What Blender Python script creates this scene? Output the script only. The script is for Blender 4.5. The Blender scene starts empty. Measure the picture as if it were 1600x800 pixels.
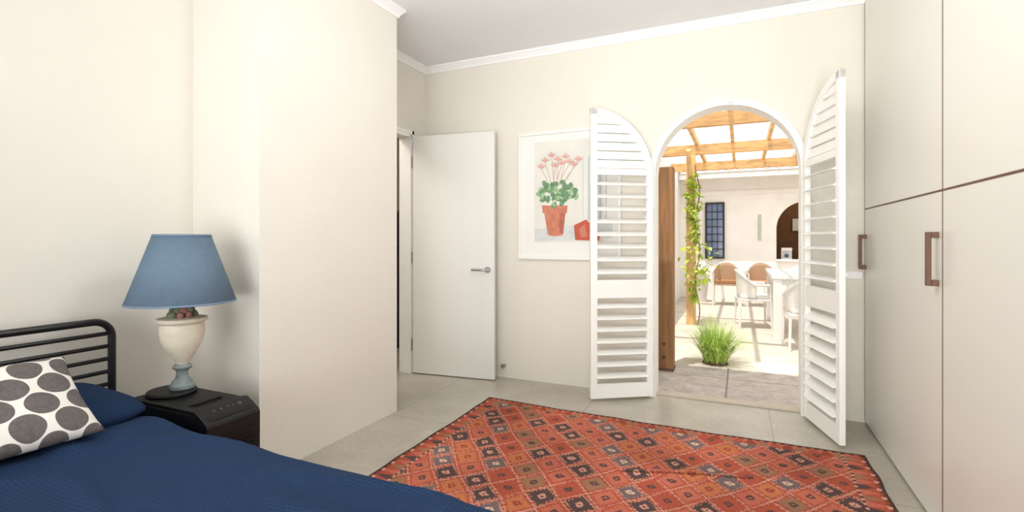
import bpy, bmesh, math, random
import numpy as np
from mathutils import Vector, Matrix, noise
random.seed(4)
SC=bpy.context.scene; COL=SC.collection
PI=math.pi
def lin(r,g,b):
    f=lambda c:(c/255/12.92 if c/255<=.04045 else ((c/255+.055)/1.055)**2.4)
    return (f(r),f(g),f(b),1)
# ---------------------------------------------------------------- materials
class NT:
    def __init__(s,name):
        s.m=bpy.data.materials.new(name); s.m.use_nodes=True
        s.t=s.m.node_tree; s.N=s.t.nodes; s.L=s.t.links
        s.b=s.N['Principled BSDF']; s.tc=s.N.new('ShaderNodeTexCoord')
    def new(s,t,**k):
        n=s.N.new(t)
        for a,v in k.items(): setattr(n,a,v)
        return n
    def math(s,op,a,b=None):
        n=s.N.new('ShaderNodeMath'); n.operation=op
        for i,x in enumerate((a,b)):
            if x is None: continue
            if isinstance(x,(int,float)): n.inputs[i].default_value=x
            else: s.L.new(x,n.inputs[i])
        return n.outputs[0]
    def noise(s,scale,detail=4,rough=.55,stretch=None):
        n=s.N.new('ShaderNodeTexNoise'); n.inputs['Scale'].default_value=scale
        n.inputs['Detail'].default_value=detail; n.inputs['Roughness'].default_value=rough
        src=s.tc.outputs['Object']
        if stretch:
            mp=s.N.new('ShaderNodeMapping'); mp.inputs['Scale'].default_value=stretch
            s.L.new(src,mp.inputs[0]); src=mp.outputs[0]
        s.L.new(src,n.inputs['Vector']); return n.outputs['Fac']
    def ramp(s,fac,stops):
        n=s.N.new('ShaderNodeValToRGB'); e=n.color_ramp.elements
        while len(e)<len(stops): e.new(.5)
        for i,(p,c) in enumerate(stops): e[i].position=p; e[i].color=c
        s.L.new(fac,n.inputs[0]); return n.outputs[0]
    def mix(s,fac,a,b,mode='MIX'):
        n=s.N.new('ShaderNodeMix'); n.data_type='RGBA'; n.blend_type=mode
        for i,x in ((0,fac),(6,a),(7,b)):
            if isinstance(x,(int,float)): n.inputs[i].default_value=x
            elif isinstance(x,tuple): n.inputs[i].default_value=x
            else: s.L.new(x,n.inputs[i])
        return n.outputs[2]
    def color(s,c):
        if isinstance(c,tuple): s.b.inputs['Base Color'].default_value=c
        else: s.L.new(c,s.b.inputs['Base Color'])
    def bump(s,h,st=.3,dist=.01):
        n=s.N.new('ShaderNodeBump'); n.inputs['Strength'].default_value=st; n.inputs['Distance'].default_value=dist
        s.L.new(h,n.inputs['Height']); s.L.new(n.outputs[0],s.b.inputs['Normal'])
def mul(c,k): return tuple(min(1,x*k) for x in c[:3])+(1,)
def mat(name,col,rough=.6,var=.06,scale=6,bump=0,bscale=80,metal=0,stretch=None,spec=.5,coat=0,trans=0):
    n=NT(name)
    n.color(n.ramp(n.noise(scale,5,stretch=stretch),[(.3,mul(col,1-var)),(.7,mul(col,1+var))]))
    n.b.inputs['Roughness'].default_value=rough; n.b.inputs['Metallic'].default_value=metal
    n.b.inputs['Specular IOR Level'].default_value=spec; n.b.inputs['Coat Weight'].default_value=coat
    if bump: n.bump(n.noise(bscale,4,stretch=stretch),bump,.004)
    return n.m
M={}
M['wall']=mat('plaster_wall',lin(232,227,217),.85,.018,2,.35,28,spec=.2)
M['wall2']=mat('plaster_wall_far',lin(232,226,214),.85,.018,2,.35,28,spec=.2)
M['ceil']=mat('ceiling_paint',lin(240,241,243),.9,.01,3,.05,40,spec=.1)
M['white']=mat('white_gloss_paint',lin(246,245,242),.4,.01,5)
M['trim']=mat('cornice_paint',lin(247,246,245),.5,.01,5)
M['doorp']=mat('door_paint',lin(231,230,224),.45,.012,3,.08,30,stretch=(1,1,.08))
M['lam']=mat('wardrobe_laminate',lin(234,232,223),.28,.012,2,.03,8,spec=.5)
M['brown']=mat('brown_wood',lin(104,70,50),.45,.15,14,stretch=(4,4,.5))
M['shutter']=mat('shutter_paint',lin(246,245,240),.4,.01,5)
M['steel']=mat('brushed_steel',lin(176,176,176),.32,.05,30,metal=1)
M['blackm']=mat('black_metal',lin(24,24,27),.35,.1,10)
M['blackp']=mat('black_plastic',lin(17,17,19),.5,.15,12,.1,300,spec=.35)
M['blackg']=mat('black_satin',lin(12,12,13),.5,.1,12,spec=.3)
M['greyp']=mat('grey_plastic',lin(72,74,78),.5,.05,12)
M['shade']=mat('blue_linen_shade',lin(105,124,142),.9,.05,40,.2,500,spec=.1)
M['shadet']=mat('shade_binding',lin(113,133,153),.8,.03,40)
M['urn']=mat('crackled_plaster',lin(222,212,192),.75,.10,16,.6,60)
M['verd']=mat('verdigris_plaster',lin(126,138,140),.75,.28,25,.5,70)
M['moss']=mat('painted_fruit',lin(108,116,92),.7,.35,35,.6,60)
M['pink']=mat('dusty_rose',lin(150,104,94),.7,.2,30)
M['mattress']=mat('mattress_ticking',lin(230,230,228),.9,.02,20)
M['frame']=mat('picture_frame_white',lin(242,240,235),.4,.01,6)
M['mount']=mat('mount_board',lin(238,236,231),.7,.01,9)
M['timber']=mat('honey_timber',lin(204,160,106),.6,.32,5,.2,30,stretch=(1,4,4))
M['timber_y']=mat('pine_sun_tone',lin(212,172,116),.6,.28,4,.2,30)  # pine with the sunlit yellow put into its base colour
M['timber_d']=mat('weathered_timber',lin(136,98,62),.75,.28,7,.4,30,stretch=(5,5,.4))
M['render']=mat('courtyard_render',lin(244,241,236),.9,.04,4,.5,10)
M['patio']=mat('patio_stone',lin(196,186,172),.85,.14,3,.3,20)
M['leafv']=mat('vine_leaf',lin(166,184,66),.5,.35,9)
M['leafg']=mat('grass_blade',lin(156,182,82),.5,.3,9)
M['stem']=mat('vine_stem',lin(130,104,60),.8,.2,9)
M['soil']=mat('soil',lin(86,64,48),.95,.2,20,.5,50)
M['wchair']=mat('white_resin',lin(222,220,215),.4,.02,9)
M['tan']=mat('tan_wicker',lin(170,140,112),.7,.15,60,.5,140)
M['cush']=mat('tan_cushion',lin(180,130,92),.85,.08,30)
M['dark']=mat('dark_interior',lin(118,82,52),.8,.15,4)
M['glass']=mat('dark_glass',lin(70,92,134),.1,.2,4)
M['hall']=mat('hall_paint',lin(206,194,178),.9,.03,4)
M['shelfw']=mat('dark_shelf_wood',lin(38,30,28),.5,.15,9)
M['rooft']=mat('pale_roof_tile',lin(212,194,170),.8,.12,8,.3,30)
# concrete floor with tile joints
n=NT('polished_concrete'); sx=n.new('ShaderNodeSeparateXYZ'); n.L.new(n.tc.outputs['Object'],sx.inputs[0])
base=n.ramp(n.noise(2.6,8,.6),[(.3,lin(175,167,153)),(.7,lin(199,192,178))])
fine=n.ramp(n.noise(35,3,.6),[(.35,lin(214,212,208)),(.65,(1,1,1,1))])
colr=n.mix(.35,base,fine,'MULTIPLY')
def joint(n,s,off,per,w):
    a=n.math('SUBTRACT',s,off); a=n.math('DIVIDE',a,per); a=n.math('FRACT',a)
    a=n.math('SUBTRACT',a,.5); a=n.math('ABSOLUTE',a); return n.math('GREATER_THAN',a,.5-w/per/2)
jx=joint(n,sx.outputs[0],-.964+1.136*10-1.136*20,1.136,.006); jy=joint(n,sx.outputs[1],3.88-1.2*10,1.2,.006)
j=n.math('MAXIMUM',jx,jy)
n.color(n.mix(j,colr,lin(150,142,128))); n.b.inputs['Roughness'].default_value=.28
n.bump(n.noise(20,3),.03,.003); M['floor']=n.m
# outdoor stone flags
n=NT('stone_flags'); sx=n.new('ShaderNodeSeparateXYZ'); n.L.new(n.tc.outputs['Object'],sx.inputs[0])
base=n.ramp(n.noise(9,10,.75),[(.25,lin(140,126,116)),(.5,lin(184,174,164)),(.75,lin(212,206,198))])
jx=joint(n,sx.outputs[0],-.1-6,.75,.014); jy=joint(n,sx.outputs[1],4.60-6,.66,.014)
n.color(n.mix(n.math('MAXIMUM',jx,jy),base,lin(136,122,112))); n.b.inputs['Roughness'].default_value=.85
n.bump(n.noise(18,8,.75),.8,.014); M['flags']=n.m
# navy waffle cover
n=NT('navy_waffle_cotton'); sx=n.new('ShaderNodeSeparateXYZ'); n.L.new(n.tc.outputs['Object'],sx.inputs[0])
wx=n.math('SINE',n.math('MULTIPLY',sx.outputs[0],2*PI/.011)); wy=n.math('SINE',n.math('MULTIPLY',sx.outputs[1],2*PI/.011))
h=n.math('MAXIMUM',wx,wy)
hh=n.ramp(n.math('MULTIPLY',n.math('ADD',h,1),.5),[(.1,lin(26,43,69)),(.9,lin(39,61,94))])
n.color(n.mix(n.math('MULTIPLY',n.noise(3,3),.3),hh,lin(26,42,68))); n.b.inputs['Roughness'].default_value=.95; n.b.inputs['Specular IOR Level'].default_value=.15
n.bump(n.math('ADD',h,n.math('MULTIPLY',n.noise(30,3),2.5)),.3,.003); M['navy']=n.m
M['navyp']=mat('navy_cotton',lin(31,49,78),.95,.06,20,.2,300,spec=.1)
# dotted cushion
n=NT('dotted_linen'); sx=n.new('ShaderNodeSeparateXYZ'); n.L.new(n.tc.outputs['Object'],sx.inputs[0])
def dots(n,ox,oy,a,b):
    x=n.math('ADD',sx.outputs[0],ox); x=n.math('SUBTRACT',n.math('FRACT',n.math('DIVIDE',x,a)),.5); x=n.math('MULTIPLY',x,a)
    y=n.math('ADD',sx.outputs[1],oy); y=n.math('SUBTRACT',n.math('FRACT',n.math('DIVIDE',y,b)),.5); y=n.math('MULTIPLY',y,b)
    return n.math('SQRT',n.math('ADD',n.math('MULTIPLY',x,x),n.math('MULTIPLY',y,y)))
dd=n.math('MINIMUM',dots(n,3.0,3.0,.108,.148),dots(n,3.0+.054,3.0+.074,.108,.148))
dotc=n.ramp(n.noise(90,3,.6),[(.3,lin(92,86,85)),(.7,lin(110,103,101))])
n.color(n.mix(n.math('LESS_THAN',dd,.0430),lin(234,230,222),dotc)); n.b.inputs['Roughness'].default_value=.9
n.bump(n.noise(400,2),.15,.002); M['dots']=n.m
# rug
n=NT('kilim_wool'); at=n.new('ShaderNodeAttribute'); at.attribute_name='Col'
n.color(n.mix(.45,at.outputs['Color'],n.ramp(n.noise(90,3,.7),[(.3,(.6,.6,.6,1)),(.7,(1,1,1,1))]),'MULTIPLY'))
n.b.inputs['Roughness'].default_value=.95; n.b.inputs['Specular IOR Level'].default_value=.1
n.bump(n.noise(220,3,stretch=(1,.3,1)),.5,.004); M['rug']=n.m
# polycarbonate
n=NT('polycarbonate_sheet'); out=n.N['Material Output']
tr=n.new('ShaderNodeBsdfTransparent'); tl=n.new('ShaderNodeBsdfTranslucent'); mx=n.new('ShaderNodeMixShader'); mx.inputs[0].default_value=.22
n.L.new(tr.outputs[0],mx.inputs[1]); n.L.new(tl.outputs[0],mx.inputs[2]); n.L.new(mx.outputs[0],out.inputs[0]); M['poly']=n.m
# ---------------------------------------------------------------- mesh builder
class MB:
    def __init__(s): s.v=[];s.f=[];s.m=[]
    def add(s,vs,fs,mi=0):
        o=len(s.v); s.v+=[tuple(p) for p in vs]; s.f+=[tuple(o+i for i in f) for f in fs]; s.m+=[mi]*len(fs); return s
    def box(s,x0,x1,y0,y1,z0,z1,mi=0,mt=None):
        vs=[(x,y,z) for z in (z0,z1) for y in (y0,y1) for x in (x0,x1)]
        if mt is not None: vs=[mt@Vector(v) for v in vs]
        return s.add(vs,[(0,2,3,1),(4,5,7,6),(0,1,5,4),(2,6,7,3),(0,4,6,2),(1,3,7,5)],mi)
    def prism(s,poly,axis,a,b,mi=0):
        n=len(poly)
        mk={'y':lambda p,t:(p[0],t,p[1]),'x':lambda p,t:(t,p[0],p[1]),'z':lambda p,t:(p[0],p[1],t)}[axis]
        vs=[mk(p,a) for p in poly]+[mk(p,b) for p in poly]
        fs=[tuple(range(n)),tuple(range(2*n-1,n-1,-1))]+[(i,(i+1)%n,n+(i+1)%n,n+i) for i in range(n)]
        return s.add(vs,fs,mi)
    def tube(s,pts,r,n=10,mi=0,cap=True):
        pts=[Vector(p) for p in pts]; k=len(pts)
        rs=r if isinstance(r,(list,tuple)) else [r]*k
        t0=(pts[1]-pts[0]).normalized(); up=Vector((0,0,1)) if abs(t0.z)<.9 else Vector((1,0,0))
        nrm=(up-t0*up.dot(t0)).normalized(); vs=[]
        for i,p in enumerate(pts):
            t=(pts[min(i+1,k-1)]-pts[max(i-1,0)]).normalized()
            nrm=(nrm-t*nrm.dot(t)).normalized(); bi=t.cross(nrm)
            for q in range(n):
                a=2*PI*q/n; vs.append(p+(nrm*math.cos(a)+bi*math.sin(a))*rs[i])
        fs=[(i*n+q,i*n+(q+1)%n,(i+1)*n+(q+1)%n,(i+1)*n+q) for i in range(k-1) for q in range(n)]
        if cap: fs+=[tuple(range(n)),tuple(range((k-1)*n,k*n))]
        return s.add(vs,fs,mi)
    def lathe(s,prof,n=40,cx=0,cy=0,mi=0,cap=True):
        k=len(prof); vs=[(cx+r*math.cos(2*PI*q/n),cy+r*math.sin(2*PI*q/n),z) for r,z in prof for q in range(n)]
        fs=[(i*n+q,i*n+(q+1)%n,(i+1)*n+(q+1)%n,(i+1)*n+q) for i in range(k-1) for q in range(n)]
        if cap: fs+=[tuple(range(n)),tuple(range((k-1)*n,k*n))]
        return s.add(vs,fs,mi)
    def build(s,name,mats,parent=None,smooth=False,bevel=0,loc=None,rot=None,recalc=True):
        me=bpy.data.meshes.new(name); me.from_pydata(s.v,[],s.f)
        if not isinstance(mats,(list,tuple)): mats=[mats]
        for m in mats: me.materials.append(m)
        me.polygons.foreach_set('material_index',s.m)
        if recalc:
            bm=bmesh.new(); bm.from_mesh(me); bmesh.ops.recalc_face_normals(bm,faces=bm.faces); bm.to_mesh(me); bm.free()
        if smooth:
            me.polygons.foreach_set('use_smooth',[True]*len(me.polygons)); me.set_sharp_from_angle(angle=math.radians(40))
        o=bpy.data.objects.new(name,me); COL.objects.link(o)
        if parent: o.parent=parent
        if loc: o.location=loc
        if rot: o.rotation_euler=rot
        if bevel:
            b=o.modifiers.new('bevel','BEVEL'); b.width=bevel; b.segments=2; b.limit_method='ANGLE'
        return o
def tag(o,label=None,cat=None,group=None,kind=None):
    if label: o['label']=label
    if cat: o['category']=cat
    if group: o['group']=group
    if kind: o['kind']=kind
    return o
def thing(name,label,cat,loc=(0,0,0),rz=0,group=None,kind=None):
    o=bpy.data.objects.new(name,None); COL.objects.link(o); o.location=loc; o.rotation_euler=(0,0,rz)
    o.empty_display_size=.1
    return tag(o,label,cat,group,kind)
def struct(o,label=None,cat=None): return tag(o,label,cat,None,'structure')
def dup(root,loc,rz,label,group=None,mats=None):
    def cp(o,par):
        kids=[x for x in bpy.data.objects if x.parent==o]
        c=o.copy(); COL.objects.link(c)
        if par: c.parent=par
        for ch in kids: cp(ch,c)
        return c
    r=cp(root,None); r.location=loc; r.rotation_euler=(0,0,rz); r['label']=label
    if group: r['group']=group
    return r
XL=-2.59; YF=3.80; XC=.71; H=2.70; T=.13
# ---------------------------------------------------------------- room shell
FP=[(-3.75,-2.6),(1.45,-2.6),(1.45,YF+T),(-2.59,YF+T),(-2.59,5.3),(-3.75,5.3)]
m=MB(); m.prism(FP,'z',-.2,0)
struct(m.build('floor',M['floor']),'pale polished concrete floor with wide joints','floor')
m=MB(); m.prism(FP,'z',H,3.15)
struct(m.build('ceiling',M['ceil']),'plain pale grey ceiling','ceiling')
CX=-.105; RI=.465; RO=.505; ZS=1.62
def arch(cx,r,zs,n=28,rev=False):
    a=[(cx-r*math.cos(PI*i/n),zs+r*math.sin(PI*i/n)) for i in range(n+1)]
    return a[::-1] if rev else a
R0=RI+.02
poly=[(XL,0),(CX-R0,0)]+arch(CX,R0,ZS)+[(CX+R0,0),(1.45,0),(1.45,H),(XL,H)]
m=MB(); m.prism(poly,'y',YF,YF+T); struct(m.build('wall_far',M['wall2']),'cream plaster far wall pierced by arched doorway','wall')
poly=[(CX-RO,0)]+arch(CX,RO,ZS)+[(CX+RO,0),(CX+RI,0)]+arch(CX,RI,ZS,rev=True)+[(CX-RI,0)]
m=MB(); m.prism(poly,'y',YF-.03,YF+T+.01); o=struct(m.build('trim_1',M['white']),'white arched timber door frame around courtyard opening','door frame')
for i,dx in enumerate((-.045,.045)):
    k=MB(); k.box(CX+dx-.02,CX+dx+.02,YF-.036,YF-.029,ZS+RI+.005,ZS+RI+.022); k.build('catch',M['steel'],o)
DY0,DY1,DZ=2.82,3.585,2.06
poly=[(-2.6,0),(DY0,0),(DY0,DZ),(DY1,DZ),(DY1,0),(5.3,0),(5.3,H),(-2.6,H)]
m=MB(); m.prism(poly,'x',XL-.11,XL); struct(m.build('wall_left',M['wall']),'cream plaster left wall behind bed and lamp','wall')
m=MB(); m.box(XL-.001,-2.10,1.686,2.744,0,H); struct(m.build('wall_pier',M['wall']),'wide cream plaster pier projecting beside lamp','wall')
m=MB(); m.box(1.35,1.45,-2.6,YF,0,H); struct(m.build('wall_right',M['wall']),'cream wall behind wardrobe','wall')
m=MB(); m.box(XL,1.35,-2.6,-2.5,0,.7); m.box(XL,1.35,-2.6,-2.5,2.4,H); m.box(XL,-2.1,-2.6,-2.5,.7,2.4); m.box(.9,1.35,-2.6,-2.5,.7,2.4)
struct(m.build('wall_back',M['wall']),'cream wall behind the viewer with wide opening added for fill light','wall')  # unseen wall; its opening is added to let light in
m=MB(); x0,x1=XL-.115,XL+.006
m.box(x0,x1,DY0,DY0+.025,0,DZ); m.box(x0,x1,DY1-.018,DY1+.0,0,DZ); m.box(x0,x1,DY0,DY1,DZ-.025,DZ)
m.box(XL,XL+.010,DY1,DY1+.03,0,DZ+.03); m.box(XL,XL+.010,DY0-.03,DY1+.03,DZ,DZ+.03)
struct(m.build('trim_2',M['white'],bevel=.002),'white timber frame of the inner doorway','door frame')
def cornice(path):
    prof=[(0,H-.060),(.010,H-.060),(.015,H-.044),(.038,H-.018),(.044,H-.016),(.044,H-.0005),(0,H-.0005)]
    k=len(path); vs=[]; np_=len(prof)
    P_=[Vector(p) for p in path]
    nr=[]
    for i in range(k-1):
        d=(P_[i+1]-P_[i]).normalized(); nr.append(Vector((-d.y,d.x)))
    for i in range(k):
        a=nr[max(0,i-1)]; b=nr[min(k-2,i)]; o=(a+b)/(1+a.dot(b))
        for p,z in prof: q=P_[i]+o*p; vs.append((q.x,q.y,z))
    fs=[(i*np_+q,i*np_+(q+1)%np_,(i+1)*np_+(q+1)%np_,(i+1)*np_+q) for i in range(k-1) for q in range(np_)]
    fs+=[tuple(range(np_)),tuple(range((k-1)*np_,k*np_))]
    m=MB(); m.add(vs,fs); return m
m=cornice([(XC,YF),(XL,YF),(XL,2.744),(-2.10,2.744),(-2.10,1.686),(XL,1.686),(XL,-2.5)])
struct(m.build('trim_3',M['trim']),'white plaster cornice along ceiling edge','cornice')
m=MB(); m.box(CX-RI,CX+RI,YF+.03,YF+T,0,.012); struct(m.build('trim_4',mat('threshold',lin(190,176,158),.6),bevel=.003),'thin stone threshold strip under the arch','threshold')
m=MB(); m.box(-3.75,-3.65,.9,5.4,0,H); struct(m.build('wall_hall',M['hall']),'beige hallway wall beyond inner doorway','wall')
m=MB(); m.box(-3.65,XL-.11,5.3,5.4,0,H); struct(m.build('wall_hall_end',M['hall']),'hallway end wall','wall')
m=MB(); m.box(-3.65,XL-.11,.8,.9,0,H); struct(m.build('wall_hall_near',M['hall']),'hallway near wall','wall')
bk=thing('bookcase','dark bookcase glimpsed through the inner doorway','bookcase',(-3.47,3.9,0))
m=MB(); m.box(-.16,.17,-.5,-.48,0,1.46); m.box(-.16,.17,.46,.48,0,1.46); m.box(-.17,-.15,-.5,.48,0,1.46); m.build('carcass',M['shelfw'],bk)
for z in (.05,.4,.75,1.1,1.44):
    m=MB(); m.box(-.15,.165,-.48,.46,z-.01,z+.01); m.build('shelf',M['shelfw'],bk)
bc=[lin(150,90,60),lin(90,60,50),lin(180,150,110),lin(130,50,40)]
for q,z in enumerate((.06,.41,.76,1.11)):
    for w in range(3):
        y=4.30-w*.045
        b=MB(); b.box(-3.5,-3.32,y,y+.038,z+.001,z+.2+.02*((q+w)%3)); b.box(-3.49,-3.325,y+.004,y+.034,z+.2+.02*((q+w)%3),z+.201+.02*((q+w)%3))
        tag(b.build('book',mat('book_cover_%d%d'%(q,w),bc[(q*2+w)%4],.6)),'upright book on a shelf of the dark hallway bookcase','book','books in the hallway bookcase')
# ---------------------------------------------------------------- inner door
d=thing('door_1','plain white flush door standing open against far wall','door',(XL+.020,3.578,0),math.radians(6.6),kind='structure')
m=MB(); m.box(0,.745,0,.036,.008,2.04); m.build('door_leaf',M['doorp'],d,bevel=.002)
hd=MB(); hd.lathe([(.0001,0),(.026,0),(.026,.008),(.0001,.008)],24); 
o=hd.build('rose',M['steel'],d,loc=(.690,-.0,.905),rot=(PI/2,0,0),smooth=True)
m=MB(); m.tube([(.690,-.006,.905),(.690,-.045,.905),(.675,-.055,.905),(.645,-.056,.905),(.565,-.054,.905)],.009,10); m.build('lever_handle',M['steel'],d,smooth=True)
for z in (.25,1.0,1.82):
    m=MB(); m.tube([(-.008,-.004,z-.05),(-.008,-.004,z+.05)],.006,8); m.build('hinge',M['steel'],d,smooth=True)
m=MB(); m.tube([(-1.80,YF+.002,.10),(-1.80,YF-.03,.10)],.014,14); m.tube([(-1.80,YF-.028,.10),(-1.80,YF-.042,.10)],.018,14)
tag(m.build('door_stop',M['steel'],smooth=True),'small round steel door stop low on far wall by the white door','door stop')
m=MB(); m.box(.60,.70,YF-.008,YF,.905,.95); o=tag(m.build('latch_plate',M['white'],bevel=.002),'small white latch plate on far wall beside wardrobe','latch plate')
for x in (.615,.685):
    m=MB(); m.tube([(x,YF-.007,.928),(x,YF-.012,.928)],.005,8); m.build('screw',M['steel'],o)
# ---------------------------------------------------------------- shutters
def shutter(loc,ang,label,tilt_hi,tilt_lo,side,W=.468):
    r=thing('arched_shutter',label,'shutter',loc,ang,'pair of arched shutters')
    HT=2.09; zs=1.60; th=.016; st=.048; z0=.022
    def el(rx,rz,u0,n=18): return [(u0-rx*math.sin(PI/2*i/n),zs+rz*math.cos(PI/2*i/n)) for i in range(n+1)]
    outer=el(W,HT-zs,W); inner=el(W-st,HT-zs-st,W)
    m=MB()
    m.prism([(W-st,z0),(W,z0),(W,HT-.0),(W-st,HT-.004)],'y',-th,th)
    m.prism([(0,z0),(st,z0),(st,zs+.0),(0,zs)],'y',-th,th)
    m.prism(outer+inner[::-1],'y',-th,th)
    m.build('frame',M['shutter'],r,bevel=.0025)
    for a,b in ((z0,.125),(.735,.865),(1.615,1.66)):
        k=MB(); k.box(st-.002,W-st+.002,-th+.001,th-.001,a,b); k.build('rail',M['shutter'],r,bevel=.002)
    def ul(z):
        t=min(.9999,max(0,(z-zs)/(HT-zs-st))); return max(st-.004,W-(W-st)*math.sqrt(1-t*t)-.01)
    k=MB(); z=1.664; sp=.063; zmax=HT-st
    while z<zmax-.012:
        zt=min(z+sp-.006,zmax)
        N_=5
        for q in range(N_):
            za=z+(zt-z)*q/N_; zb=z+(zt-z)*(q+1)/N_
            ya=side*(.010-.012*q/N_); yb=side*(.010-.012*(q+1)/N_)
            ua,ub=min(ul(za),W-st),min(ul(zb),W-st); e=W-st+.003; t_=side*.006
            vs=[(ua,ya,za),(e,ya,za),(e,yb,zb),(ub,yb,zb),(ua,ya-t_,za),(e,ya-t_,za),(e,yb-t_,zb),(ub,yb-t_,zb)]
            k.add(vs,[(0,1,2,3),(7,6,5,4),(0,4,5,1),(3,2,6,7),(0,3,7,4),(1,5,6,2)])
        z+=sp
    k.build('arched_head_slats',M['shutter'],r)
    for nm,a,b,nn,tilt in (('louvres',.88,1.60,8,tilt_hi),('louvres',.14,.72,7,tilt_lo)):
        k=MB(); step=(b-a)/nn
        for i in range(nn):
            zc=a+step*(i+.5); ww=.039
            mt=Matrix.Translation((0,0,zc))@Matrix.Rotation(tilt,4,'X')
            prof=[(-ww,0),(-ww*.6,.005),(0,.0065),(ww*.6,.005),(ww,0),(ww*.6,-.005),(0,-.0065),(-ww*.6,-.005)]
            vs=[mt@Vector((x,p,q)) for x in (st-.003,W-st+.003) for p,q in prof]
            k.add(vs,[tuple(range(8)),tuple(range(15,7,-1))]+[(q,(q+1)%8,8+(q+1)%8,8+q) for q in range(8)])
        k.build(nm,M['shutter'],r)
    k=MB(); k.tube([(W-.02,0,HT-.012),(W-.02,0,HT+.008)],.004,8); k.build('bolt',M['steel'],r)
    for z in (.3,1.35):
        k=MB(); k.tube([(-.006,side*-.01,z-.035),(-.006,side*-.01,z+.035)],.006,8); k.build('hinge',M['steel'],r)
    return r
shutter((CX-RI-.012,YF-.065,0),math.atan2(3.472-3.735,-.985+.582),'white arched louvred shutter folded back in front of the framed flower picture',math.radians(-24),math.radians(-18),1)
shutter((CX+RI+.018,YF-.065,0),math.atan2(3.24-3.735,.512-.378),'white arched louvred shutter standing open next to the wardrobe',math.radians(14),math.radians(38),-1,.50)
# ---------------------------------------------------------------- wardrobe
w=thing('wardrobe','built-in cream wardrobe with brown edged doors and brown handles','wardrobe',(XC,YF,0))
def L(y): return y-YF
m=MB(); m.box(.022,.62,L(1.05),-.002,0,H-.001); m.build('carcass',M['brown'],w)
ys=[(1.06,2.450),(2.456,YF-.012)]
for i,(a,b) in enumerate(ys):
    for z0,z1,nm in ((.012,1.339,'lower_door'),(1.347,H-.012,'upper_door')):
        k=MB(); k.box(0,.02,L(a),L(b),z0,z1); dr=k.build(nm,M['lam'],w,bevel=.001)
        e=MB(); e.box(-.0012,.021,L(b),L(b)+.0027,z0,z1); e.box(-.0012,.021,L(a)-.0027,L(a),z0,z1)
        if z0<1: e.box(-.0012,.021,L(a),L(b),z1,z1+.0037)
        else: e.box(-.0012,.021,L(a),L(b),z0-.0037,z0)
        e.build('edging',M['brown'],dr)
        if z0<1:
            for yc in ([a+.045,b-.04] if i==1 else [a+.05]):
                h=MB(); y=L(yc); zz0,zz1=.968,1.182
                h.box(-.040,-.024,y-.012,y+.012,zz0,zz1); h.box(-.024,0,y-.012,y+.012,zz0,zz0+.024); h.box(-.024,0,y-.012,y+.012,zz1-.024,zz1)
                h.build('handle',M['brown'],dr,bevel=.002)
# ---------------------------------------------------------------- picture
pf=thing('framed_picture','white framed flower print hanging on far wall beside the arched doorway','picture',(-1.24,YF,1.0))
X0,X1,Z0,Z1=-.42,.42,-.005,1.02
m=MB(); fw=.022
m.box(X0,X1,-.03,0,Z0,Z0+fw); m.box(X0,X1,-.03,0,Z1-fw,Z1); m.box(X0,X0+fw,-.03,0,Z0+fw,Z1-fw); m.box(X1-fw,X1,-.03,0,Z0+fw,Z1-fw)
m.build('frame',M['frame'],pf,bevel=.002)
m=MB(); m.box(X0+fw,X1-fw,-.014,-.004,Z0+fw,Z1-fw); m.build('mount',M['mount'],pf)
def P(px,py):
    yy=3.784
    l=px-800; rx=-.4147*784+.90996*l; ry=.90996*784+.4147*l; s=yy/ry
    return (rx*s+1.24, (1.15+(375-py)*s)-1.0)
pm=[mat('art_paper',lin(226,224,215),.7,.05,5),mat('art_pot',lin(200,126,100),.7,.18,18),mat('art_leaf',lin(110,146,108),.7,.3,40),mat('art_pink',lin(230,174,168),.7,.12,30),mat('art_red',lin(194,88,68),.7,.1,20),mat('art_grey',lin(210,213,210),.7,.08,20),mat('art_stem',lin(206,160,144),.7,.05,20),mat('art_leaf_light',lin(154,186,142),.7,.2,40),mat('art_blue',lin(180,194,204),.7,.1,20),mat('art_pot_shadow',lin(178,102,82),.7,.15,18)]
m=MB(); a0=P(835,378)
m.box(a0[0],.28,-.017,-.012,a0[1],P(835,223)[1],0)
lay=[-.0175]
def poly2(pts,mi):
    y=lay[0]; lay[0]-=.00003
    m.add([(p[0],y,p[1]) for p in pts],[tuple(range(len(pts)))],mi)
def pp(pts,mi): poly2([P(*q) for q in pts],mi)
def ell(cx,cy,rx,ry,mi,rot=0,n=14):
    pts=[]
    for i in range(n):
        a=2*PI*i/n; x=rx*math.cos(a); y=ry*math.sin(a)
        pts.append((cx+x*math.cos(rot)-y*math.sin(rot),cy+x*math.sin(rot)+y*math.cos(rot)))
    pp(pts,mi)
pp([(836,358),(957,346),(957,372),(836,377)],5)
for i in range(5): pp([(910+i*9,245),(912+i*9,245),(912+i*9,345),(910+i*9,345)],8 if i%2 else 5)
pp([(850,330),(884,330),(880,366),(856,366)],1); pp([(874,330),(884,330),(880,366),(874,366)],9); pp([(847,321),(887,321),(886,333),(848,333)],1); ell(868,366,12,3,1)
random.seed(11)
stems=[(862,290,852,254),(866,290,862,246),(870,290,872,252),(874,290,884,248),(880,290,897,260),(868,290,878,258),(860,292,846,264),(876,290,904,252),(872,288,890,256),(864,290,868,262)]
for (x,y,tx,ty) in stems: pp([(x-.5,y),(x+.5,y),(tx+.5,ty),(tx-.5,ty)],6)
for i in range(60):
    a=random.random()*2*PI; q=math.sqrt(random.random()); x=871+q*31*math.cos(a); y=302+q*19*math.sin(a)
    ell(x,y,random.uniform(3.5,6),random.uniform(2.5,4.2),2 if i%3 else 7,random.random()*3)
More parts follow.
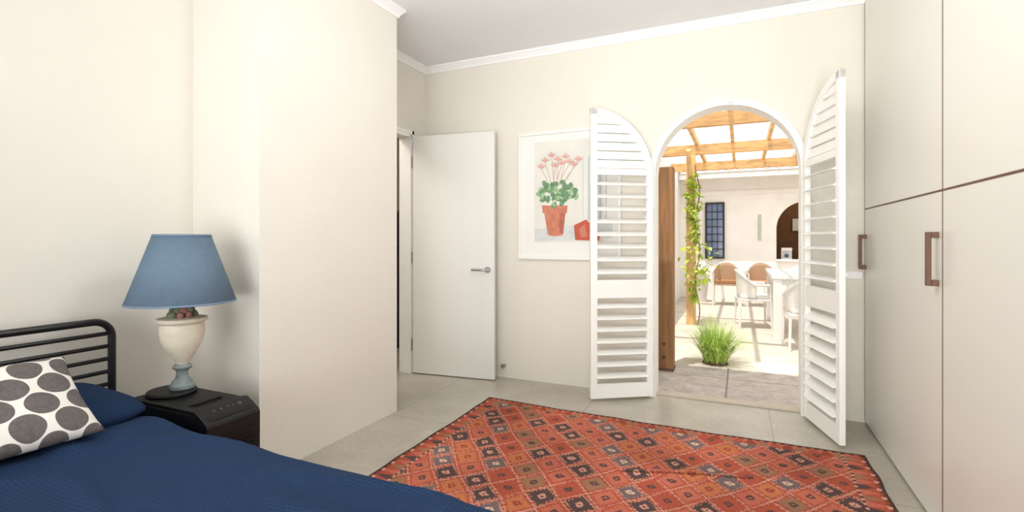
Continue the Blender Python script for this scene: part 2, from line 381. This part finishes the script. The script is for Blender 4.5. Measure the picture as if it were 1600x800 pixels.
for (_,_,x,y) in stems:
    for k in range(5): 
        a=-PI/2+(k-2)*.5; ell(x+4*math.cos(a),y+5*math.sin(a),4.2,1.0,3 if k%2 else 6,a,10)
pp([(897,352),(916,343),(938,366),(936,376),(899,375)],4); pp([(905,358),(914,350),(918,370),(908,371)],1)
m.build('print',pm,pf,recalc=False)
# ---------------------------------------------------------------- bed
bed=thing('bed','black metal framed bed made up with navy cover','bed',(-2.5,.46,0))
YB0,YB1=-.79,.81
m=MB(); cr=.07; top=.80
def arc(cy,cz,r0,a0,a1,n=8): return [(0,cy+r0*math.cos(a0+(a1-a0)*i/n),cz+r0*math.sin(a0+(a1-a0)*i/n)) for i in range(n+1)]
pts=[(0,YB1,0)]+arc(YB1-cr,top-cr,cr,0,PI/2)+arc(YB0+cr,top-cr,cr,PI/2,PI)+[(0,YB0,0)]
m.tube(pts,.015,12)
m.build('headboard_frame',M['blackm'],bed,smooth=True)
for i in range(5):
    z=top-.055*(i+1); k=MB(); k.tube([(0,YB0,z),(0,YB1,z)],.009,10); k.build('headboard_bar',M['blackm'],bed,smooth=True)
m=MB(); m.box(.02,1.93,YB0+.10,YB0+.14,.2,.26); m.box(.02,1.93,YB1-.26,YB1-.22,.2,.26); m.box(1.89,1.93,YB0+.10,YB1-.22,.2,.26); m.box(0,.04,YB0,YB1,.2,.26)
m.build('side_rails',M['blackm'],bed)
for y in (YB0+.12,YB1-.24):
    m=MB(); m.tube([(1.91,y,0),(1.91,y,.26)],.018,12); m.build('leg',M['blackm'],bed)
m=MB(); m.box(.04,1.92,YB0+.10,YB1-.22,.235,.445); m.build('mattress',M['mattress'],bed,bevel=.03)
def edge(t,Lh,r):
    s=t-(Lh-r)
    if s<=0: return t,0
    th=s/r
    if th<PI/2: return Lh-r+r*math.sin(th), r*(1-math.cos(th))
    return Lh, r+(s-r*PI/2)
NX,NY=170,170; Lx=2.04; Wy=.755; drop=.30; yc=.40
vs=[]
for i in range(NX+1):
    sx_=i/NX*(Lx+drop)
    hx,dx=edge(sx_,Lx,.08)
    for jn in range(NY+1):
        sy=-(Wy+drop)+jn/NY*2*(Wy+drop)
        hy,dy=edge(abs(sy),Wy,.06)
        if sy>0: hy*=1-.02*max(0,(hx-.4)/1.6)**2
        hy=math.copysign(hy,sy)
        dwn=max(dx,dy)
        nz=noise.noise(Vector((sx_*2.2,sy*2.2,1)))*.014+noise.noise(Vector((sx_*5+sy*2,sy*9,4)))*.006
        nz+=.010*max(0,1-abs(noise.noise(Vector((sx_*1.6+3,sy*3.5,8))))*8)
        if dwn>.05:
            k=min(1,(dwn-.05)/.1); w_=.012*k*math.sin((sx_ if dy>dx else sy)*24)
            if dy>=dx: hy+=math.copysign(w_,sy)
            else: hx+=w_
        hump=.022*math.exp(-((hx-.50)/.10)**2)
        vs.append((-2.44+hx,yc+hy,.472-dwn+(nz+hump if dwn<.05 else nz*.2)))
fs=[(i*(NY+1)+j,(i+1)*(NY+1)+j,(i+1)*(NY+1)+j+1,i*(NY+1)+j+1) for i in range(NX) for j in range(NY)]
m=MB(); m.add(vs,fs); o=m.build('bed_cover',M['navy'],smooth=True); tag(o,'navy blue waffle weave cover spread over the bed','bed cover')
s=o.modifiers.new('thick','SOLIDIFY'); s.thickness=.012; s.offset=1
def pillow(name,w,h,t,material,n=40,pinch=.06,ex=4,rnd=0):
    vs=[];fs=[]
    for sgn in (1,-1):
        for i in range(n+1):
            for j in range(n+1):
                u=-1+2*i/n; v=-1+2*j/n
                z=t/2*(max(0,(1-abs(u)**ex)*(1-abs(v)**ex)))**.5*(1+.18*noise.noise(Vector((u*2,v*2,sgn)))+.06*noise.noise(Vector((u*6,v*5,sgn+5))))
                x=u*w/2*(1-pinch*(1-v*v)); y=v*h/2*(1-pinch*(1-u*u))
                if rnd:
                    x*=1-rnd*v*v*v*v*u*u; y*=1-rnd*u*u*u*u*v*v
                vs.append((x,y,sgn*z))
    K=(n+1)**2
    for s_ in range(2):
        fs+=[(s_*K+i*(n+1)+j,s_*K+(i+1)*(n+1)+j,s_*K+(i+1)*(n+1)+j+1,s_*K+i*(n+1)+j+1) for i in range(n) for j in range(n)]
    me=MB(); me.add(vs,fs)
    o=me.build(name,material,smooth=True)
    bm=bmesh.new(); bm.from_mesh(o.data); bmesh.ops.remove_doubles(bm,verts=bm.verts,dist=.0005); bmesh.ops.recalc_face_normals(bm,faces=bm.faces); bm.to_mesh(o.data); bm.free()
    return o
o=pillow('pillow',.50,.74,.105,M['navyp'],pinch=.0,ex=3.5,rnd=.10); o.location=(-2.195,.775,.548); o.rotation_euler=(0,math.radians(4),0)
tag(o,'navy blue pillow lying flat at the head of the bed','pillow')
o=pillow('cushion',.53,.345,.10,M['dots'],pinch=.05)
th=math.radians(38)
ux=Vector((0.03,1,0.0)).normalized(); uy=Vector((-math.cos(th),0.03,math.sin(th))); uy=(uy-ux*uy.dot(ux)).normalized(); uz=ux.cross(uy)
mt=Matrix((ux,uy,uz)).transposed().to_4x4(); mt.translation=Vector((-2.03,.680,.635)); o.matrix_world=mt
tag(o,'white cushion with big dark grey dots leaning on navy pillow','cushion')
# ---------------------------------------------------------------- computer tower
pc=thing('computer_tower','black computer tower used as bedside stand under the blue lamp','computer',(-2.065,1.35,0))
x0,x1,y0,y1=-.26,.195,-.112,.112
m=MB(); m.box(x0,x1,y0,y1,.02,.478); m.build('body',M['blackp'],pc,bevel=.005)
m=MB(); m.prism([(x1,.02),(x1+.05,.025),(x1+.052,.440),(x1+.047,.452),(x1-.022,.494),(x1-.045,.494),(x1-.045,.475),(x1,.475)],'y',y0-.003,y1+.003)
fb=m.build('front_bezel',M['blackp'],pc,bevel=.003)
m=MB()
for i in range(15):
    z=.06+i*.0235; m.box(x1+.04,x1+.057,y0+.022,y1-.022,z,z+.009)
m.build('grille',M['blackg'],pc)
m=MB(); m.box(x0+.006,x1-.05,y0+.003,y1-.003,.477,.490)
m.build('top_panel',M['blackg'],pc,bevel=.002)
m=MB(); m.tube([(x1-.13,-.07,.489),(x1-.11,-.055,.496),(x1-.11,.055,.496),(x1-.13,.07,.489)],.005,8); m.build('carry_handle',M['blackp'],pc)
nx=Vector((.52,0,.855)).normalized()
for i,(b,rr) in enumerate(((.06,.008),(.03,.004),(.01,.004),(-.02,.005),(-.05,.005))):
    p=Vector((x1-.002,b,.4815)); 
    k=MB(); k.tube([p-nx*.004,p+nx*.0025],rr,12); k.build('button',M['greyp'],pc)
m=MB(); p=Vector((x1+.028,0,.4635)); mt=Matrix.Translation(p)@Matrix.Rotation(math.radians(31.3),4,'Y'); m.box(-.010,.010,-.09,.09,-.003,.002,mt=mt); m.build('port_strip',M['blackg'],pc)
for x in (x0+.04,x1-.04):
    for y in (y0+.03,y1-.03):
        k=MB(); k.lathe([(.018,0),(.018,.021)],14,x,y); k.build('foot',M['blackp'],pc)
# ---------------------------------------------------------------- lamp
lz=.490
o=MB(); o.lathe([(.092,lz+.0003),(.095,lz+.009),(.09,lz+.017),(.075,lz+.019),(.0001,lz+.019)],44); 
tag(o.build('round_tray',M['blackg'],smooth=True,loc=(-2.228,1.358,0)),'round black tray under the lamp on the computer tower','tray')
lp=thing('table_lamp','urn shaped table lamp with steel blue tapered shade','lamp',(-2.205,1.388,lz+.0195))
m=MB(); fk=.85; m.lathe([(r_*fk,z_) for r_,z_ in [(.056,0),(.058,.006),(.057,.016),(.05,.02),(.046,.03),(.038,.036),(.028,.05),(.026,.066),(.029,.078),(.042,.086),(.045,.094),(.036,.102),(.028,.106)]],40)
m.build('foot',M['verd'],lp,smooth=True)
m=MB(); m.lathe([(r_*.97,z_) for r_,z_ in [(.024,.104),(.027,.112),(.036,.125),(.053,.15),(.070,.178),(.082,.208),(.088,.238),(.088,.262),(.084,.278),(.088,.284),(.099,.290),(.101,.298),(.097,.304),(.088,.306),(.06,.308),(.035,.309)]],44)
m.build('urn',M['urn'],lp,smooth=True)
m=MB()
random.seed(3)
for i in range(26):
    a=2*PI*i/9; lv=i//9; rr=.045-.012*lv; c=Vector((rr*math.cos(a+lv),rr*math.sin(a+lv),.318+.02*lv)); s_=random.uniform(.014,.021)
    m.lathe([(.001,c.z-s_),(s_*.7,c.z-s_*.7),(s_,c.z),(s_*.7,c.z+s_*.7),(.001,c.z+s_)],10,c.x,c.y,i%4==0)
m.build('fruit_garland',[M['moss'],M['pink']],lp,smooth=True)
m=MB(); m.tube([(0,0,.30),(0,0,.63)],.006,10); m.build('stem',M['steel'],lp)
m=MB()
for k in range(3):
    a=2*PI*k/3; m.tube([(0,0,.625),(.106*math.cos(a),.106*math.sin(a),.655)],.002,6)
m.build('shade_spider',M['steel'],lp)
m=MB(); m.lathe([(.207,.37),(.107,.665)],64,cap=False); o=m.build('lamp_shade',M['shade'],lp,smooth=True)
s=o.modifiers.new('t','SOLIDIFY'); s.thickness=.003; s.offset=-1
for (rr,z,dr) in ((.2075,.37,-.0025),(.1102,.657,-.0026)):
    k=MB(); k.lathe([(rr+.001,z),(rr+.001+dr,z+.0075)],64,cap=False); q=k.build('binding',M['shadet'],o,smooth=True)
    s=q.modifiers.new('t','SOLIDIFY'); s.thickness=.002
# ---------------------------------------------------------------- rug
CS=.0068; U=2.26; V=1.95; nu=int(U/CS); nv=int(V/CS)
A=Vector((-1.66,3.25)); B=Vector((.60,3.165)); ex=(B-A).normalized(); ey=Vector((.022,-1)).normalized()
pal={'coral':(196,110,88),'rust':(178,88,68),'char':(92,72,70),'slate':(122,102,102),'tan':(158,114,88),'pink':(210,152,130),'cream':(214,180,154),'edge':(80,60,54),'deep':(154,76,60),'orange':(198,118,80)}
seqL=['char','coral','slate','rust','char','orange','tan','coral']
seqR=['coral','rust','char','orange','tan','rust','slate','coral']
mot={'coral':'char','char':'pink','rust':'char','slate':'cream','tan':'char','orange':'deep'}
Pp,Qq=.168,.205
def rugc(i,j):
    u=(i+.5)*CS; v=(j+.5)*CS; eu=min(u,U-u); ev=v
    if eu<.014+.008*((j//3)%2) or ev<.016+.008*((i//3)%2): return 'edge'
    if eu<.125:
        t=(v/.055)%1; tri=int(abs(t-.5)*2*5)/5
        if eu<.035: return 'deep' if (j//4)%3 else 'pink'
        if eu>.112: return 'char' if (j//3)%2 else 'pink'
        return 'rust' if (eu-.035)/.075<tri else ('coral','tan','coral','char')[int(v/.055)%4]
    if ev<.085:
        t=(u/.06)%1; tri=int(abs(t-.5)*2*5)/5
        return 'coral' if (ev-.022)/.055<tri else ('rust','deep','tan')[int(u/.06)%3]
    # the weaver's hand: the lattice drifts a little
    u2=u+.012*noise.noise(Vector((u*1.7,v*1.7,51))); v2=v+.014*noise.noise(Vector((u*1.7,v*1.7,61)))
    a=u2/Pp+v2/Qq; b=u2/Pp-v2/Qq; ia=math.floor(a); ib=math.floor(b); fa=a-ia-.5; fb=b-ib-.5
    fa=round(fa*16)/16; fb=round(fb*16)/16
    mm=max(abs(fa),abs(fb))
    uc=(ia+ib+1)*Pp/2
    c=(seqL if uc<1.25 else seqR)[(ia+3*ib+(ia*ia)%3)%8]
    if mm>.46: return 'pink' if (i//2+j//2)%3 else 'coral'
    if mm>.39: return ('coral' if (i//3+j//3)%2 else 'deep') if c!='coral' else 'rust'
    if mm>.34 and (i//2+j//2)%2==0: return 'pink' if c in('char','slate') else 'rust'
    du=(u2-(ia+ib+1)*Pp/2); dv=(v2-(ia-ib)*Qq/2)
    x=abs(du)/.0102; y=abs(dv)/.0112
    if (x<.55 and .55<y<2.1) or (y<.55 and .55<x<2.1): return mot[c]
    if .55<=x<1.4 and .55<=y<1.4: return mot[c]
    return c
vs=[];cols=[]
rng=np.random.RandomState(2)
for j in range(nv+1):
    for i in range(nu+1):
        u=i*CS; v=j*CS
        wob=.016*noise.noise(Vector((u*1.3,v*1.3,7)))+.010*noise.noise(Vector((u*1.5,v*6,17)))
        wob2=.018*noise.noise(Vector((u*1.6,v*1.3,27)))+.013*noise.noise(Vector((u*5,v*2,37)))
        p=A+ex*(u+wob)+ey*(v+wob2+.014*math.sin(u*2.1)*(1-v))
        z=.010+.006*max(0,noise.noise(Vector((u*2,v*2,2))))
        dd=(u-1.40)*.35+(v-.62); along=(u-1.4)
        if abs(along)<.42: z+=.014*math.exp(-(dd/.03)**2)*(1-(along/.42)**2)
        vs.append((p.x,p.y,z))
for j in range(nv):
    ab=1+.12*noise.noise(Vector((0,j*.045,3)))
    for i in range(nu):
        c=lin(*pal[rugc(i,j)]); k=ab*(1+.16*(rng.rand()-.5)+.28*noise.noise(Vector((i*.016,j*.022,9))))
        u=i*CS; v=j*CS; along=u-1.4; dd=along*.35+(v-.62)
        if abs(along)<.30 and abs(dd-.010)<.006: k*=.45  # shade of the fold painted as a dark line in the weave colours
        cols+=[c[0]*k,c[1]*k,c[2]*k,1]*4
fs=[(j*(nu+1)+i,j*(nu+1)+i+1,(j+1)*(nu+1)+i+1,(j+1)*(nu+1)+i) for j in range(nv) for i in range(nu)]
me=bpy.data.meshes.new('rug'); me.from_pydata(vs,[],fs)
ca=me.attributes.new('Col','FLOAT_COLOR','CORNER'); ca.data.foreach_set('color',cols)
if me.polygons[0].normal.z<0: me.flip_normals()
me.polygons.foreach_set('use_smooth',[True]*len(me.polygons))
me.materials.append(M['rug']); o=bpy.data.objects.new('rug',me); COL.objects.link(o)
s=o.modifiers.new('t','SOLIDIFY'); s.thickness=.006; s.offset=-1
tag(o,'red kilim rug with diamond pattern and dark border on concrete floor','rug')
# ---------------------------------------------------------------- courtyard
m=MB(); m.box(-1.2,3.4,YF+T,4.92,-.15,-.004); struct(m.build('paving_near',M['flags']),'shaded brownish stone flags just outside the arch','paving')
m=MB(); m.box(-1.2,3.4,4.92,10.8,-.2,-.02)
struct(m.build('patio',M['patio']),'sunlit pale patio paving','patio')
m=MB(); m.box(-1.3,-1.12,YF+T,10.8,-.2,3.0); struct(m.build('wall_courtyard_left',M['render']),'cream rendered courtyard side wall','wall')
m=MB(); m.box(3.4,3.6,YF+T,10.8,-.2,2.6); struct(m.build('wall_courtyard_right',M['render']),'cream rendered courtyard wall on the right','wall')
YB=10.8
cxA,rA,zA,zb=1.15,.53,1.36,.78
m=MB(); m.box(-1.12,3.4,YB,YB+.25,-.2,zb)
m.prism([(-1.12,zb),(cxA-rA,zb)]+arch(cxA,rA,zA)+[(cxA+rA,zb),(3.4,zb),(3.4,2.5),(-1.12,2.5)],'y',YB,YB+.25)
struct(m.build('wall_courtyard_back',M['render']),'cream rendered house wall across the courtyard with arched hatch','wall')
pts=[(-1.10,2.12)]
for i in range(150):
    x=-1.10+4.46*i/149; pts.append((x,2.06-.035*abs(math.sin(x*PI/.26))))
pts.append((3.36,2.12))
m=MB(); m.prism(pts,'y',YB-.03,YB); struct(m.build('trim_6',M['render']),'scalloped plaster moulding high on courtyard back wall','moulding')
m=MB(); m.box(.2,2.4,YB+1.6,YB+1.7,0,2.4); m.box(.15,.2,YB+.25,YB+1.7,0,2.4); m.box(2.4,2.45,YB+.25,YB+1.7,0,2.4); m.box(.15,2.45,YB+.25,YB+1.7,2.4,2.44); m.box(.15,2.45,YB+.25,YB+1.7,-.05,0)
struct(m.build('wall_kitchen_inner',M['dark']),'dim brown interior behind the arched hatch','wall')
wn=thing('window_2','small bright window deep inside arched hatch','window',(1.12,YB+1.58,1.35),kind='structure')
m=MB(); m.box(-.10,.10,0,.015,0,.26); m.build('pane',mat('bright_pane',lin(225,228,222),.4),wn)
m=MB(); m.box(-.115,.115,-.006,0,-.015,0); m.box(-.115,.115,-.006,0,.26,.275); m.box(-.115,-.1,-.006,0,0,.26); m.box(.1,.115,-.006,0,0,.26); m.build('window_frame',M['dark'],wn)
m=MB(); m.box(cxA-rA,cxA+rA,YB-.05,YB+.3,zb-.03,zb+.001); struct(m.build('trim_5',M['render']),'pale sill of the arched hatch','sill')
cm=thing('coffee_machine','small white machine on the sill of arched hatch','appliance',(.80,YB+.12,zb+.002))
m=MB(); m.box(-.09,.09,-.06,.08,0,.03); m.box(-.09,.09,.02,.08,.03,.2); m.box(-.09,.09,-.06,.08,.16,.22); m.build('body',M['wchair'],cm,bevel=.006)
m=MB(); m.lathe([(.03,.03),(.035,.09),(.03,.1)],14,0,-.02); m.build('jug',M['glass'],cm)
wn=thing('window_1','narrow dark framed window on courtyard back wall beside vine','window',(-.47,YB,.78),kind='structure')
m=MB(); m.box(-.18,.18,-.05,0,0,.035); m.box(-.18,.18,-.05,0,1.085,1.12); m.box(-.18,-.145,-.05,0,.035,1.085); m.box(.145,.18,-.05,0,.035,1.085); m.build('window_frame',M['shelfw'],wn)
m=MB(); m.box(-.145,.145,-.012,-.004,.035,1.085); m.build('pane',mat('sky_painted_glass',lin(112,132,168),.1,.25,4),wn)  # blue sky reflection painted into the pane colour
m=MB()
for i in range(1,7): m.box(-.145,.145,-.03,-.018,.035+i*.148,.05+i*.148)
for x in (-.05,.05): m.box(x-.006,x+.006,-.03,-.018,.035,1.085)
m.build('window_bars',M['shelfw'],wn)
q=MB(); q.box(-.028,.028,-.02,0,0,.50); q.box(-.02,.02,-.026,-.02,.03,.47)
tag(q.build('wall_ornament',mat('sage_ceramic',lin(190,202,180),.6),loc=(.335,YB,1.14),bevel=.004),'slim sage green ornament on courtyard back wall between window and hatch','wall ornament')
# tiled roof
vs=[]; nx_,ny_=230,8
for j in range(ny_+1):
    for i in range(nx_+1):
        x=-1.11+4.5*i/nx_; y=10.30+2.4*j/ny_; z=2.44+.85*j/ny_+.04*abs(math.sin(x*PI/.21)); vs.append((x,y,z))
fs=[(j*(nx_+1)+i,j*(nx_+1)+i+1,(j+1)*(nx_+1)+i+1,(j+1)*(nx_+1)+i) for j in range(ny_) for i in range(nx_)]
m=MB(); m.add(vs,fs); rf=thing('tiled_roof','pale scalloped tile roof edge above courtyard back wall','roof'); o=m.build('tiles',M['rooft'],rf,smooth=True)
s=o.modifiers.new('t','SOLIDIFY'); s.thickness=.02
m=MB(); m.box(-1.1,3.38,10.32,10.38,2.33,2.42); m.build('fascia',M['wchair'],rf)
# pergola
pg=thing('pergola','honey coloured timber pergola with clear roofing over the courtyard','pergola',(0,0,0))
for y in (5.6,7.4,9.1):
    m=MB(); m.box(-1.10,3.38,y-.035,y+.035,2.33,2.47); m.build('beam',M['timber'],pg,bevel=.004)
for x in (-.56,-.1,.34,.8,1.3,1.8,2.3,2.8):
    m=MB(); m.box(x-.022,x+.022,4.6,10.2,2.471,2.56); m.build('rafter',M['timber_y'],pg,bevel=.003)
for x,y in ((-.63,7.4),(2.8,7.4)):
    m=MB(); m.box(x-.06,x+.06,y-.06,y+.06,-.02,2.33); m.build('post',M['timber_y'],pg,bevel=.005)
m=MB(); m.tube([(-.63,7.0,2.34),(-.63,7.38,1.9)],.035,6); m.build('brace',M['timber_y'],pg)
vs=[];nx_=180
for j in range(2):
    for i in range(nx_+1):
        x=-1.10+4.48*i/nx_; vs.append((x,4.6+5.6*j,2.58+.012*math.sin(x*2*PI/.076)))
m=MB(); m.add(vs,[(i,i+1,nx_+2+i,nx_+1+i) for i in range(nx_)]); m.build('roof_sheet',M['poly'],pg,smooth=True)
fp=thing('timber_post','thick weathered brown timber post just outside the arch','post',(-.615,4.66,-.004))
m=MB(); m.box(-.075,.075,-.075,.075,.02,1.80); m.build('post_body',M['timber_d'],fp,bevel=.006)
m=MB(); m.box(-.079,.079,-.079,.079,0,.022); m.build('post_shoe',mat('rusty_steel',lin(96,74,60),.7),fp)
for z in (.12,.24):
    m=MB(); m.tube([(0,-.072,z),(0,-.088,z)],.012,6); m.build('bolt',M['blackm'],fp)
tr=thing('metal_trellis','thin dark metal trellis on courtyard side wall behind brown post','trellis',(-1.09,6.0,0))
m=MB()
for y in (0,.35,.7): m.tube([(0,y,-.02),(0,y,1.65)],.012,6)
for z in (.3,.75,1.2,1.6): m.tube([(0,0,z),(0,.7,z)],.009,6)
m.build('bars',M['blackm'],tr)
def leaf(m,p,d,up,L_,W_,mi=0):
    d=d.normalized(); s=d.cross(up)
    s=s.normalized() if s.length>.01 else Vector((1,0,0)); nn=s.cross(d)
    m.add([p,p+d*L_*.4+s*W_+nn*.1*L_,p+d*L_-nn*.1*L_,p+d*L_*.4-s*W_+nn*.1*L_],[(0,1,2),(0,2,3)],mi)
vn=thing('climbing_vine','yellow green vine climbing the pergola post','vine',(-.63,7.4,-.02))
m=MB(); pts=[]
for i in range(40):
    t=i/39; pts.append((.09+.03*math.sin(t*17),-.09+.02*math.cos(t*11),2.2*t))
m.tube(pts,.008,6); m.build('stem',M['stem'],vn)
random.seed(8); m=MB()
for i in range(340):
    t=random.random()**.9; z=.35+1.75*t; a=random.random()*2*PI
    wdt=.03+.20*math.exp(-((z-.9)/.30)**2)+.07*math.exp(-((z-1.7)/.22)**2)
    p=Vector((.04+.07*math.exp(-((z-.9)/.4)**2)+wdt*random.random()**.6*math.cos(a)*1.1,-.11+wdt*math.sin(a)*.8-.02,z))
    dv=Vector((random.uniform(-1,1),random.uniform(-1,.5),random.uniform(-1.2,.2)))
    leaf(m,p,dv,Vector((random.uniform(-.4,.4),random.uniform(-.4,.4),1)),random.uniform(.04,.11),random.uniform(.018,.045),0)
m.build('foliage',M['leafv'],vn,recalc=False)
g=thing('grass_clump','bright green tuft of strappy grass in front of the patio','plant',(-.22,5.14,-.02))
m=MB()
for i in range(620):
    a=random.random()*2*PI; r0=random.random()*.10; ln=random.uniform(.30,.60); sp=random.uniform(.08,.42)*(.75 if math.cos(a)<-.3 else 1); w_=random.uniform(.003,.006)
    bx,by=r0*math.cos(a),r0*math.sin(a); pr=[]; tw=random.uniform(-.4,.4)
    for k in range(8):
        t=k/7; rr=sp*t**1.2; z=ln*(t-.55*t**3*(sp/.3)); aa=a+tw*t; c=Vector((bx+rr*math.cos(aa),by+rr*math.sin(aa),z)); s_=Vector((-math.sin(aa),math.cos(aa),0))*w_*(1-t*.9)
        pr+=[c-s_,c+s_]
    m.add(pr,[(2*k,2*k+1,2*k+3,2*k+2) for k in range(7)])
m.build('blades',M['leafg'],g,recalc=False)
m=MB(); m.lathe([(.12,0),(.10,.03),(.0001,.04)],20); m.build('root_crown',M['soil'],g,smooth=True)
pl=thing('planter','tall white planter pot beside the wicker chairs by back wall','planter',(-.70,10.2,-.02))
m=MB(); m.lathe([(.11,0),(.16,.5),(.17,.52),(.15,.52),(.14,.48),(.0001,.48)],28); m.build('pot',M['wchair'],pl,smooth=True)
m=MB()
for i in range(40):
    a=random.random()*2*PI; leaf(m,Vector((.05*math.cos(a),.05*math.sin(a),.48)),Vector((math.cos(a)*.5,math.sin(a)*.5,1)),Vector((0,0,1)),random.uniform(.12,.22),.025)
m.build('foliage',M['leafv'],pl,recalc=False)
tb=thing('patio_table','white rectangular patio table with square legs','table',(.84,7.42,-.02))
m=MB(); m.box(-.51,.51,-.85,.85,.715,.755); m.build('tabletop',M['wchair'],tb,bevel=.005)
m=MB(); m.box(-.46,.46,-.80,-.77,.64,.715); m.box(-.46,.46,.77,.80,.64,.715); m.box(-.48,-.45,-.8,.8,.64,.715); m.box(.45,.48,-.8,.8,.64,.715); m.build('apron',M['wchair'],tb)
for x in (-.45,.45):
    for y in (-.79,.79):
        m=MB(); m.box(x-.045,x+.045,y-.045,y+.045,0,.715); m.build('leg',M['wchair'],tb,bevel=.004)
def mkchair(loc,rz,label,backmat,cushmat,group):
    c=thing('patio_chair',label,'chair',loc,rz,group)
    c.scale=(.84,.84,.93)
    for x in (-.24,.24):
        for y in (-.2,.22):
            k=MB(); k.tube([(x*1.06,y*1.1,0),(x,y,.42 if y<0 else .62)],.017,8); k.build('leg',M['wchair'],c,smooth=True)
    k=MB(); k.box(-.25,.25,-.23,.24,.39,.425); k.build('seat',backmat,c,bevel=.01)
    k=MB(); k.box(-.225,.225,-.2,.22,.426,.48); k.build('seat_cushion',cushmat,c,bevel=.018)
    vs=[];n=28
    for jj in range(7):
        t=jj/6
        for i in range(n+1):
            a=PI+PI*i/n; hh=.62+.2*max(0,-math.sin(a))**1.3; r_=.25+.02*t
            vs.append((r_*1.02*math.cos(a),.02+r_*math.sin(a)*.98,.43+(hh-.43)*t))
    fs=[(jj*(n+1)+i,jj*(n+1)+i+1,(jj+1)*(n+1)+i+1,(jj+1)*(n+1)+i) for jj in range(6) for i in range(n)]
    k=MB(); k.add(vs,fs); o=k.build('backrest',backmat,c,smooth=True); s=o.modifiers.new('t','SOLIDIFY'); s.thickness=.018
    k=MB(); top=[Vector(v) for v in vs[-(n+1):]]; k.tube([(.255,.23,.62)]+[top[n]]+top[::-1][1:]+[(-.255,.23,.62)],.019,8); k.build('top_rail',M['wchair'],c,smooth=True)
    return c
gA='wicker chairs against the back wall'
c1=mkchair((-.24,9.85,-.02),PI,'tan wicker chair facing the room, nearer the white planter',M['tan'],M['cush'],gA)
dup(c1,(.33,9.95,-.02),PI,'tan wicker chair by back wall, partly behind the white patio table',gA)
gB='white chairs around the patio table'
c3=mkchair((.14,7.5,-.02),-PI/2+.15,'white patio armchair at left side of the table, nearest the vine',M['wchair'],M['wchair'],gB)
dup(c3,(.66,6.20,-.02),.1,'white patio armchair at near end of the table, cut by right shutter',gB)
dup(c3,(.86,8.75,-.02),PI,'white patio armchair at far end of the table below the hatch',gB)
# ---------------------------------------------------------------- lights, world, camera
w=bpy.data.worlds.new('World'); SC.world=w; w.use_nodes=True; bg=w.node_tree.nodes['Background']
bg.inputs[0].default_value=(.96,.98,1,1); bg.inputs[1].default_value=1.9
sd=bpy.data.lights.new('sun','SUN'); sd.energy=4.6; sd.angle=.01; sd.color=(1,.97,.91); so=bpy.data.objects.new('sun',sd); COL.objects.link(so)
so.rotation_euler=Vector((.10,.30,-1)).to_track_quat('-Z','Y').to_euler()
def area(name,loc,target,sx,sy,e,col=(1,1,1),spread=180):
    l=bpy.data.lights.new(name,'AREA'); l.shape='RECTANGLE'; l.size=sx; l.size_y=sy; l.energy=e; l.color=col; l.spread=math.radians(spread)
    o=bpy.data.objects.new(name,l); COL.objects.link(o); o.location=loc; o.rotation_euler=(Vector(target)-Vector(loc)).to_track_quat('-Z','Y').to_euler(); return o
area('back_fill',(-.4,-2.45,1.55),(-.2,3.5,1.5),2.6,1.6,26,(.99,1,1),120)  # added fill from behind the camera, set in the back opening
area('side_fill',(-2.45,-1.4,1.6),(.9,2.2,1.4),1.4,1.4,14,(.99,1,1),150)  # added fill towards the wardrobe; no window in this wall
area('low_fill',(.1,-2.0,.6),(-.4,2.6,2.7),1.6,1.0,34,(.98,1,1),95)  # added fill behind the camera, aimed up at the far ceiling
area('hall_fill',(-3.2,2.4,2.6),(-3.2,3.4,0),.5,.8,22,(1,.95,.88))  # unseen fill added to brighten the hallway
def point(name,loc,e,r,col=(1,1,1)):
    l=bpy.data.lights.new(name,'POINT'); l.energy=e; l.color=col; l.shadow_soft_size=r
    o=bpy.data.objects.new(name,l); COL.objects.link(o); o.location=loc
point('overhead_fill',(-.60,1.76,2.30),29,.2,(.99,1,1))  # added fill above the frame to even out walls; no fitting here
point('hatch_fill',(1.5,YB+.8,2.2),14,.1,(1,.85,.62))  # unseen warm fill added to brighten the hatch interior
cd=bpy.data.cameras.new('camera'); co=bpy.data.objects.new('camera',cd); COL.objects.link(co)
cd.sensor_width=36; cd.lens=784/1600*36; cd.shift_y=-25/1600; cd.clip_start=.02
co.location=(0,0,1.15); co.rotation_euler=(PI/2,0,math.radians(24.5)); SC.camera=co
SC.view_settings.view_transform='Standard'; SC.view_settings.look='None'; SC.view_settings.exposure=0
